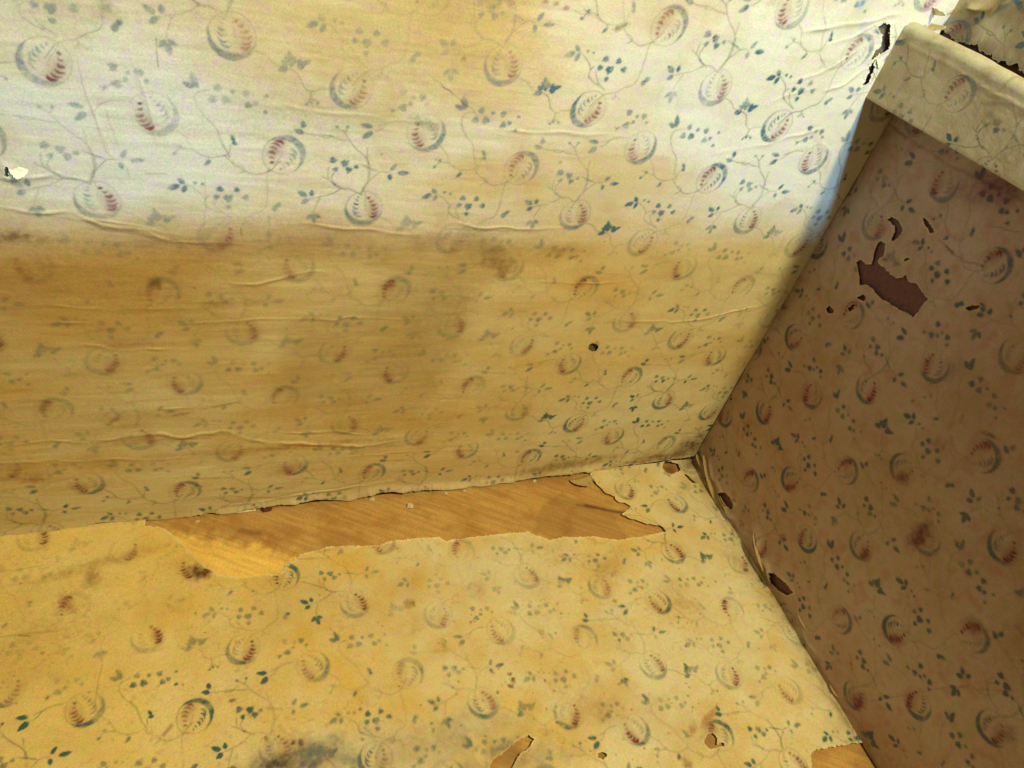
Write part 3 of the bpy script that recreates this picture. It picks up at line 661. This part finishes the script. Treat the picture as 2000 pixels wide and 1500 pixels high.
ST_C = [
    cw((1700, 300), .12, .10, 0, .35, (.36, .21, .10), .95), cw((1900, 800), .12, .14, 0, .3, (.36, .22, .11), .95), cw((1760, 1000), .12, .12, 0, .3, (.38, .25, .12), .95), cw((1950, 360), .07, .03, -.8, .6, PUR, .95), cw((1960, 375), .03, .02, 0, .5, PUR, .95),
    cw((1797, 1045), .014, .026, 0, .8, (.13, .035, .07), .85), cw((1677, 1368), .012, .016, .2, .8, (.15, .035, .07), .85), cw((1692, 1083), .010, .010, 0, .65, (.14, .05, .09), .85), cw((1765, 935), .012, .012, 0, .6, (.18, .05, .08), .9), cw((1530, 1050), .012, .014, 0, .5, (.22, .06, .05), .9),
    cw((1725, 450), .010, .010, 0, .4, (.3, .09, .08), .9), cw((1590, 680), .02, .03, 0, .3, (.28, .16, .12), .95), cw((1570, 480), .03, .03, 0, .35, PUR, .95), cw((1500, 620), .03, .04, 0, .3, (.24, .17, .10), .95),
    cw((1460, 1010), .03, .03, 0, .3, (.34, .15, .08), .95), cw((1935, 850), .016, .004, -.4, .7, (.14, .07, .05), .9), cw((1785, 783), .003, .003, 0, .7, (.2, .06, .04), .6), cw((1838, 870), .02, .012, 0, .45, (.22, .10, .08), .95), cw((1860, 720), .016, .03, 0, .35, PUR, .95),
    cw((1990, 1240), .02, .03, 0, .4, (.3, .2, .08), .95), cw((1905, 1222), .014, .012, 0, .5, (.16, .08, .05), .9), cw((1750, 1250), .014, .012, 0, .4, (.24, .06, .05), .9), cw((1970, 1435), .014, .02, 0, .5, PUR, .9), cw((1990, 690), .03, .06, 0, .3, (.38, .23, .1), .95),
    cw((1400, 800), .02, .05, 0, .4, (.26, .18, .10), .95), cw((1380, 900), .02, .04, 0, .45, (.24, .17, .09), .95), cw((1490, 1130), .02, .04, .3, .45, (.25, .18, .10), .95), cw((1440, 880), .004, .004, 0, .7, (.3, .08, .03), .7),
]
CR_C = [(onC(p), wd, k) for p, wd, k in (
    ([(1727, 245), (1712, 272), (1692, 315), (1668, 362), (1650, 392)], .0022, .8), ([(1650, 392), (1600, 470), (1560, 540)], .0018, .3), ([(1848, 480), (1868, 498), (1890, 512), (1920, 520)], .0016, .6),
    ([(1835, 470), (1850, 482), (1862, 497)], .0014, .6), ([(1930, 440), (1960, 448), (1995, 452)], .0014, .4), ([(1690, 205), (1760, 260), (1850, 320), (2000, 392)], .0030, .5), ([(1700, 1370), (1860, 1340), (1990, 1352)], .001, .3))]
def fnC(s, t):
    Y, Z = s, t; n = len(s)
    g = np.stack([1 - Y - OCC[0], -Z - OCC[1]], 1)
    h = .0014 + .0040 * (fbm(Y * 5, Z * 5, 211, 3) - .4) + .0012 * (fbm(Y * 18, Z * 18, 212, 3) - .4)
    # loose fold standing off the corner
    h += wrinkles(Y, Z, [(onC([(1468, 1030), (1482, 1060), (1492, 1095), (1508, 1132), (1512, 1150)]), .008, .010), (onC([(1380, 880), (1398, 940), (1420, 1000), (1450, 1045)]), .006, .008), (onC([(1545, 1190), (1600, 1290), (1650, 1370)]), .002, .008)])
    h = np.clip(h, .0006, None)
    y1 = fbm(Y * 4, Z * 4, 221, 4); y2 = fbm(Y * 16, Z * 16, 222, 3); y3 = fbm(Y * 44, Z * 44, 223, 3)
    k = np.clip(.60 + (y1 - .5) * 1.1 + (y2 - .5) * .6, 0, 1)
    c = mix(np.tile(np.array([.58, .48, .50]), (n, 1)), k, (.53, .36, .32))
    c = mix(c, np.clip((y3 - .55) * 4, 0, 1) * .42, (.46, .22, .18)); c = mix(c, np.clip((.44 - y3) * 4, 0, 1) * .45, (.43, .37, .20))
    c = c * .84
    wear2 = fbm(Y * 22, Z * 22, 226, 3); wear = fbm(Y * 6, Z * 6, 227, 3)
    v = np.clip((.45 + .95 * wear2) * (1 - .45 * sstep(.5, .36, wear)), .1, 1.1)
    vr = np.clip(.45 + 1.1 * (fbm(Y * 7, Z * 7, 228, 2) - .2), .2, 1.1)
    c = printed(g, Y, Z, 380, np.clip(np.stack([v * 1.6, vr * 1.4 + .15], 1), 0, 1.3), c, .5, smear=np.full(n, .5), lv=.6)
    c = spots(Y, Z, c, ST_C, 600)
    for pl, wd, kk in CR_C:
        m = (Y > pl[:, 0].min() - .02) & (Y < pl[:, 0].max() + .02) & (Z > pl[:, 1].min() - .02) & (Z < pl[:, 1].max() + .02)
        d, tt, _ = seg_dist(Y[m], Z[m] + (vnoise(Y[m] * 120, Z[m] * 120, 53) - .5) * .004, pl); c[m] = mix(c[m], kk * np.exp(-(d / wd) ** 2) * (.4 + .8 * vnoise(Y[m] * 80, Z[m] * 80, 54)), (.12, .06, .04))
    c = mix(c, np.exp(-(Z / .022) ** 2) * np.clip((fbm(Y * 40, Z * 60, 243, 4) - .35) * 2.6, 0, .75), (.20, .14, .09))
    c = mix(c, np.exp(-((1 - Y) / .02) ** 2) * np.clip((fbm(Y * 60, Z * 40, 244, 4) - .4) * 2.4, 0, .6), (.22, .15, .09))
    keep = np.ones(n, bool)
    for i, hp in enumerate(holesC):
        d = signed(Y, Z, hp) + (fbm(Y * 240, Z * 240, 234 + i, 2) - .5) * .003
        keep &= d > 0; dd = np.clip(d, 0, 1)
        c = mix(c, np.exp(-(dd / (.001 + .003 * vnoise(Y * 80, Z * 80, 236))) ** 2) * .55, (.64, .55, .36)); h += .0026 * np.exp(-(dd / .007) ** 2) * vnoise(Y * 40, Z * 40, 235)
    eb = .0002 + .003 * fbm(Y * 60, Y * 0, 241, 3)
    keep &= Z > eb
    c = mix(c, np.exp(-(np.clip(Z - eb, 0, 1) / .002) ** 2) * .5, (.22, .14, .08))
    keep &= (Y < .9975)
    return h, c, keep
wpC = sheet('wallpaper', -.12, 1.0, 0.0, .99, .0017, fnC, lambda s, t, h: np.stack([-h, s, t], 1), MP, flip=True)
tag(wpC, 'dark shaded fruit print wallpaper with a purple brown hole, on the narrow side wall', 'wallpaper', 'fruit print wallpaper')

# paper above the ledge, torn along its lower edge
lowD = onC([(1600, -70), (1838, 22), (1850, 38), (1862, 50), (1880, 60), (1900, 66), (1915, 70), (1935, 85), (1950, 95), (1968, 108), (1975, 106), (2000, 118), (2060, 150)])
lowD = lowD[np.argsort(lowD[:, 0])]
def fnD(s, t):
    Y, Z = s, t; n = len(s)
    g = np.stack([1 - Y + .03, -Z + 1.2], 1)
    h = .003 + .0040 * (fbm(Y * 9, Z * 9, 311, 3) - .3) + wrinkles(Y, Z, [(np.array([(.93, 1.10), (.90, 1.14), (.86, 1.20)]), .008, .008), (np.array([(.98, 1.09), (.93, 1.11)]), .006, .007)])
    h = np.clip(h, .001, None)
    k = np.clip(.55 + (fbm(Y * 24, Z * 24, 321, 4) - .5) * 2.4, 0, 1)
    c = mix(np.tile(np.array([.58, .52, .36]), (n, 1)), k, (.34, .26, .16))
    c = printed(g, Y, Z, 390, np.full((n, 2), .75), c, .2)
    ez = np.interp(Y, lowD[:, 0], lowD[:, 1]) - .013 + (fbm(Y * 90, Y * 0, 322, 3) - .5) * .016
    de = Z - ez
    c = mix(c, np.exp(-(np.clip(de, 0, 1) / .002) ** 2) * .4, (.66, .60, .42)); h += .0008 * np.exp(-(np.clip(de, 0, 1) / .012) ** 2)
    return h, c, (de > 0) & (Y < .9975)
wpD = sheet('wallpaper', .0, 1.0, 1.0, 1.30, .0013, fnD, lambda s, t, h: np.stack([-h, s, t], 1), MP, flip=True)
tag(wpD, 'small crumpled piece of fruit print wallpaper above the boxed ledge', 'wallpaper', 'fruit print wallpaper')

# =================================================================== BOXED LEDGE
ledge = bpy.data.objects.new('boxed_ledge', None); SC.collection.objects.link(ledge); ledge.location = (0, 1, .93)
tag(ledge, 'papered boxed ledge with rounded top edge, jutting from the dark side wall', 'ledge')
def zb(Y): return .931 + .085 * (1 - Y)
def zt(Y): return 1.040 + .052 * (1 - Y)
# profile goes up the front, over the rounded nose and back across the top
def fnL(s, t):        # s = Y, t = 0..1.45 (0..1 front, beyond: nose and top)
    Y = s; n = len(s)
    Z = zb(Y) + (zt(Y) - zb(Y)) * np.clip(t, 0, 1)
    g = np.stack([1 - Y - OL[0], -(.931 + t * .11) - OL[1]], 1)
    k = np.clip(.62 + (fbm(Y * 12, t * 2, 411, 4) - .5) * 1.3, 0, 1)
    c = mix(np.tile(np.array([.60, .55, .43]), (n, 1)), k, (.50, .42, .28))
    fade = 1 - sstep(.86, 1.0, t)
    c = printed(g, Y, t * .1, 395, np.stack([.85 * fade * (.5 + fbm(Y * 20, t * 3, 412, 3)), .8 * fade], 1), c, .1)
    c = mix(c, sstep(.93, 1.04, t) * .85, (.46, .46, .33))
    c = mix(c, np.exp(-((t - .80) / .07) ** 2) * .25 * fbm(Y * 30, t * 5, 413, 2), (.35, .18, .10))
    c = mix(c, np.exp(-((t - .27 - (.93 - Y) * .5) / .05) ** 2) * np.exp(-((Y - .93) / .05) ** 2) * .5, (.62, .58, .42))
    c = mix(c, np.exp(-(t / .03) ** 2) * .5, (.25, .17, .08))
    ck = np.clip((vnoise(Y * 120, t * 2 + 9, 416) - .80) * 6, 0, 1) * sstep(.9, 1.02, t)
    c = mix(c, ck * .6, (.28, .22, .12))
    c = mix(c, np.clip((fbm(Y * 50, t * 5, 417, 4) - .52) * 4, 0, 1) * .45, (.36, .26, .13))
    h = .0010 + .0022 * (fbm(Y * 7, t * 1.2, 414, 3) - .4) + .0006 * (fbm(Y * 60, t * 8, 415, 3) - .4) + .0022 * np.clip(fbm(Y * 16 + t * 3, t * 4, 418, 3) - .55, 0, 1) * sstep(.6, 1.0, t) * 4 + .0004 * np.exp(-((t - .86 - .05 * fbm(Y * 10, Y * 0, 419, 2)) / .03) ** 2)
    return h, c, np.ones(n, bool)
def placeL(s, t, h):
    Z0 = zb(s); Z1 = zt(s); f = np.clip(t, 0, 1); r = .013
    u = np.clip((t - 1) / .45, 0, 1)
    ang = np.clip(u / .45, 0, 1) * math.pi / 2
    back = np.clip((u - .45) / .55, 0, 1)
    x = -.080 - h * np.cos(ang) + r * (1 - np.cos(ang)) + back * .030
    z = Z0 + (Z1 - Z0) * f + r * np.sin(ang) + h * np.sin(ang) - back * .004 * 1.0
    return np.stack([x, s, z], 1) - np.array([0, 1, .93])
def sheetL():
    ns, nt_ = 560, 110
    S, T = np.meshgrid(np.linspace(-.12, .9985, ns), np.linspace(0, 1.45, nt_), indexing='ij')
    s, t = S.ravel(), T.ravel(); h, col, keep = fnL(s, t)
    idx = np.arange(ns * nt_).reshape(ns, nt_)
    q = np.stack([idx[:-1, :-1], idx[:-1, 1:], idx[1:, 1:], idx[1:, :-1]], -1).reshape(-1, 4)[:, ::-1]
    return mesh_obj('paper_facing', placeL(s, t, h), q, MP, col, ledge)
sheetL()
# core of the ledge: two boards with a dark open gap behind the top
def prism(name, prof, y0, y1, mat, parent, off=(0, 1, .93), nseg=12):
    """prof(Y) -> list of (x, z)"""
    co = []; ys = np.linspace(y0, y1, nseg + 1)
    for Y in ys: co += [(x - off[0], Y - off[1], z - off[2]) for x, z in prof(Y)]
    k = len(prof(y0)); f = []
    for i in range(nseg):
        for j in range(k):
            a = i * k + j; b = i * k + (j + 1) % k
            f.append((a, b, b + k, a + k))
    o = mesh_obj(name, co, f, mat, parent=parent, smooth=False); return o
prism('front_board', lambda Y: [(-.0775, zb(Y) + .001), (-.052, zb(Y) + .001), (-.052, zt(Y) + .004), (-.0775, zt(Y) - .004)], -.12, .998, MDARK, ledge)
prism('bottom_board', lambda Y: [(-.0515, zb(Y) + .001), (.0, zb(Y) + .001), (.0, zb(Y) + .020), (-.0515, zb(Y) + .020)], -.12, .998, MDARK, ledge)

# =================================================================== LOOSE PAPER, CHIPS
def curl(name, pts, wid, lift, mat, on, place, parent, lab=None, n=16, tw=0.0, seed=1):
    """a narrow strip of torn paper following pts, its free side lifted"""
    p = smooth(on(pts), 2); d = np.r_[0, np.cumsum(np.hypot(*np.diff(p, axis=0).T))]
    u = np.linspace(0, d[-1], n * 2); px_ = np.interp(u, d, p[:, 0]); py_ = np.interp(u, d, p[:, 1])
    tx = np.gradient(px_); ty = np.gradient(py_); L = np.hypot(tx, ty); nx, ny = -ty / L, tx / L
    co = []; m = 7; rs = np.random.RandomState(seed)
    env = np.sin(np.linspace(.08, math.pi - .08, len(u))) ** .5
    jag = 1 + .35 * (rs.rand(len(u)) - .5)
    for j in range(m):
        a = j / (m - 1)
        ww = wid * env * (jag if j == m - 1 else 1)
        s_ = px_ + nx * ww * math.sin(a * 1.35) ; t_ = py_ + ny * ww * math.sin(a * 1.35)
        h_ = .0016 + lift * env * (1 - math.cos(a * 1.9)) * (1 + tw * np.linspace(-1, 1, len(u)))
        co.append(place(s_, t_, h_))
    co = np.stack(co, 1).reshape(-1, 3); k = m; f = []
    for i in range(len(u) - 1):
        for j in range(m - 1): f.append((i * k + j, (i + 1) * k + j, (i + 1) * k + j + 1, i * k + j + 1))
    if parent is ledge: co = co - np.array([0, 1, .93])
    o = mesh_obj(name, co, f, mat, parent=parent)
    md = o.modifiers.new('thick', 'SOLIDIFY'); md.thickness = .0005
    if lab: o['label'] = lab
    return o
PA = lambda s, t, h: np.stack([s, 1 - h, t], 1)
PB = lambda s, t, h: np.stack([s, t, h], 1)
PC = lambda s, t, h: np.stack([-h, s, t], 1)
PL = lambda s, t, h: np.stack([-.08 - h, s, t], 1)
onL = lambda px: onC(px, -.082)
curl('curled_strip', [(1376, 888), (1385, 918), (1394, 948), (1404, 978), (1414, 1000)], .007, .007, MSTRIP, onC, PC, wpC, 'thin cream strip peeling up the corner', seed=2)
curl('curled_strip', [(1384, 930), (1393, 965), (1402, 1000)], .006, .004, MSTRIP, onC, PC, wpC, seed=3)
curl('curled_strip', [(1407, 968), (1416, 985), (1428, 998)], -.003, .004, MSTRIP, onC, PC, wpC, seed=4)
for q, (pts, wd, lf, mt) in enumerate((
    ([(1362, 886), (1372, 902), (1376, 918)], .006, .005, MSTRIP), ([(1398, 985), (1408, 1008), (1422, 1030)], .005, .003, MRAW),
    ([(1432, 1040), (1444, 1064), (1452, 1082)], .005, .004, MSTRIP), ([(1560, 1195), (1572, 1216), (1580, 1232)], .004, .003, MSTRIP),
    ([(1450, 1085), (1462, 1104), (1470, 1122)], -.004, .003, MRAW), ([(1622, 1330), (1640, 1362)], .004, .003, MSTRIP))):
    curl('curled_strip', pts, wd, lf, mt, onC, PC, wpC, seed=30 + q)
curl('loose_fold', [(1506, 1128), (1498, 1100), (1488, 1066), (1476, 1040)], -.009, .010, MSTRIP, onC, PC, wpC, seed=5)
curl('paper_flap', [(1112, 938), (1126, 936), (1140, 932), (1152, 928)], -.030, .006, MSTRIP, onB, PB, wpB, 'small triangular torn flap hanging over the bare board', seed=6)
curl('paper_flap', [(16, 320), (32, 322), (56, 330)], -.014, .006, MWHITE, onA, PA, wpA, 'white torn flake curling off the wall', seed=7)
curl('paper_flap', [(462, 1003), (478, 1001), (500, 998)], .008, .003, MWHITE, onB, PB, wpB, seed=8)
curl('paper_flap', [(138, 1036), (152, 1031), (164, 1027)], .007, .002, MRAW, onB, PB, wpB, seed=9)
curl('torn_edge', [(1739, 48), (1741, 62), (1741, 78), (1738, 92)], -.007, .004, MWHITE, onA, PA, wpA, 'white torn paper edge where wall meets the ledge end', seed=10)
curl('torn_edge', [(1712, 106), (1716, 118), (1716, 132)], -.006, .004, MWHITE, onA, PA, wpA, seed=11)
curl('torn_edge', [(1694, 164), (1700, 148), (1706, 132)], -.004, .003, MRAW, onA, PA, wpA, seed=12)
# grey crumpled rag of paper where ledge, wall and upper paper meet
curl('crumpled_paper', [(1762, 24), (1790, 36), (1822, 46), (1850, 52)], .014, .012, MSTRIP, lambda p: onC(p, -.03), lambda s, t, h: np.stack([-.03 - h, s, t], 1), wpD, 'crumpled grey paper edge above the ledge end', seed=13)
curl('crumpled_paper', [(1766, 20), (1795, 28), (1830, 30), (1848, 32)], -.012, .010, MWHITE, lambda p: onC(p, -.035), lambda s, t, h: np.stack([-.035 - h, s, t], 1), wpD, seed=14)
# chips of plaster lying on the bare board
def chip(px, r, label, seed, mat=MCHIP):
    rs = np.random.RandomState(seed)
    a = onB([px])[0]; co = []; nu, nv = 9, 6
    for i in range(nv + 1):
        th = math.pi * i / nv
        for j in range(nu):
            ph = 2 * math.pi * j / nu; q = r * (.75 + .5 * rs.rand())
            co.append((a[0] + q * math.sin(th) * math.cos(ph) * 1.3, a[1] + q * math.sin(th) * math.sin(ph), -.004 + r * .55 + q * .7 * math.cos(th)))
    f = []
    for i in range(nv):
        for j in range(nu): f.append((i * nu + j, i * nu + (j + 1) % nu, (i + 1) * nu + (j + 1) % nu, (i + 1) * nu + j))
    o = mesh_obj('plaster_chip', co, f, mat, smooth=False)
    return tag(o, label, 'plaster chip', 'plaster chips on the bare board')
chip((802, 988), .0062, 'largest pale plaster chip, lying mid way along the bare board', 1)
chip((727, 974), .0050, 'pale plaster chip left of the largest one, under the torn wall edge', 2)
chip((872, 962), .0032, 'tiny plaster chip just right of the largest one', 3)
chip((908, 957), .0026, 'tiny plaster chip in the middle of the torn seam', 4)
chip((1044, 938), .0036, 'small pale chip near the triangular paper flap', 5)
chip((386, 1018), .0034, 'small pale chip at the left end of the bare board', 6)
MPUR = board_mat('dark_red_chip', (.07, .015, .03), (.13, .03, .05), scale=200)
o = chip((519, 994), .0085, 'dark maroon flake of old paint on the left half of the torn seam', 7, MPUR); o.name = 'paint_flake'; o['category'] = 'paint flake'; del o['group']
print('scene built')
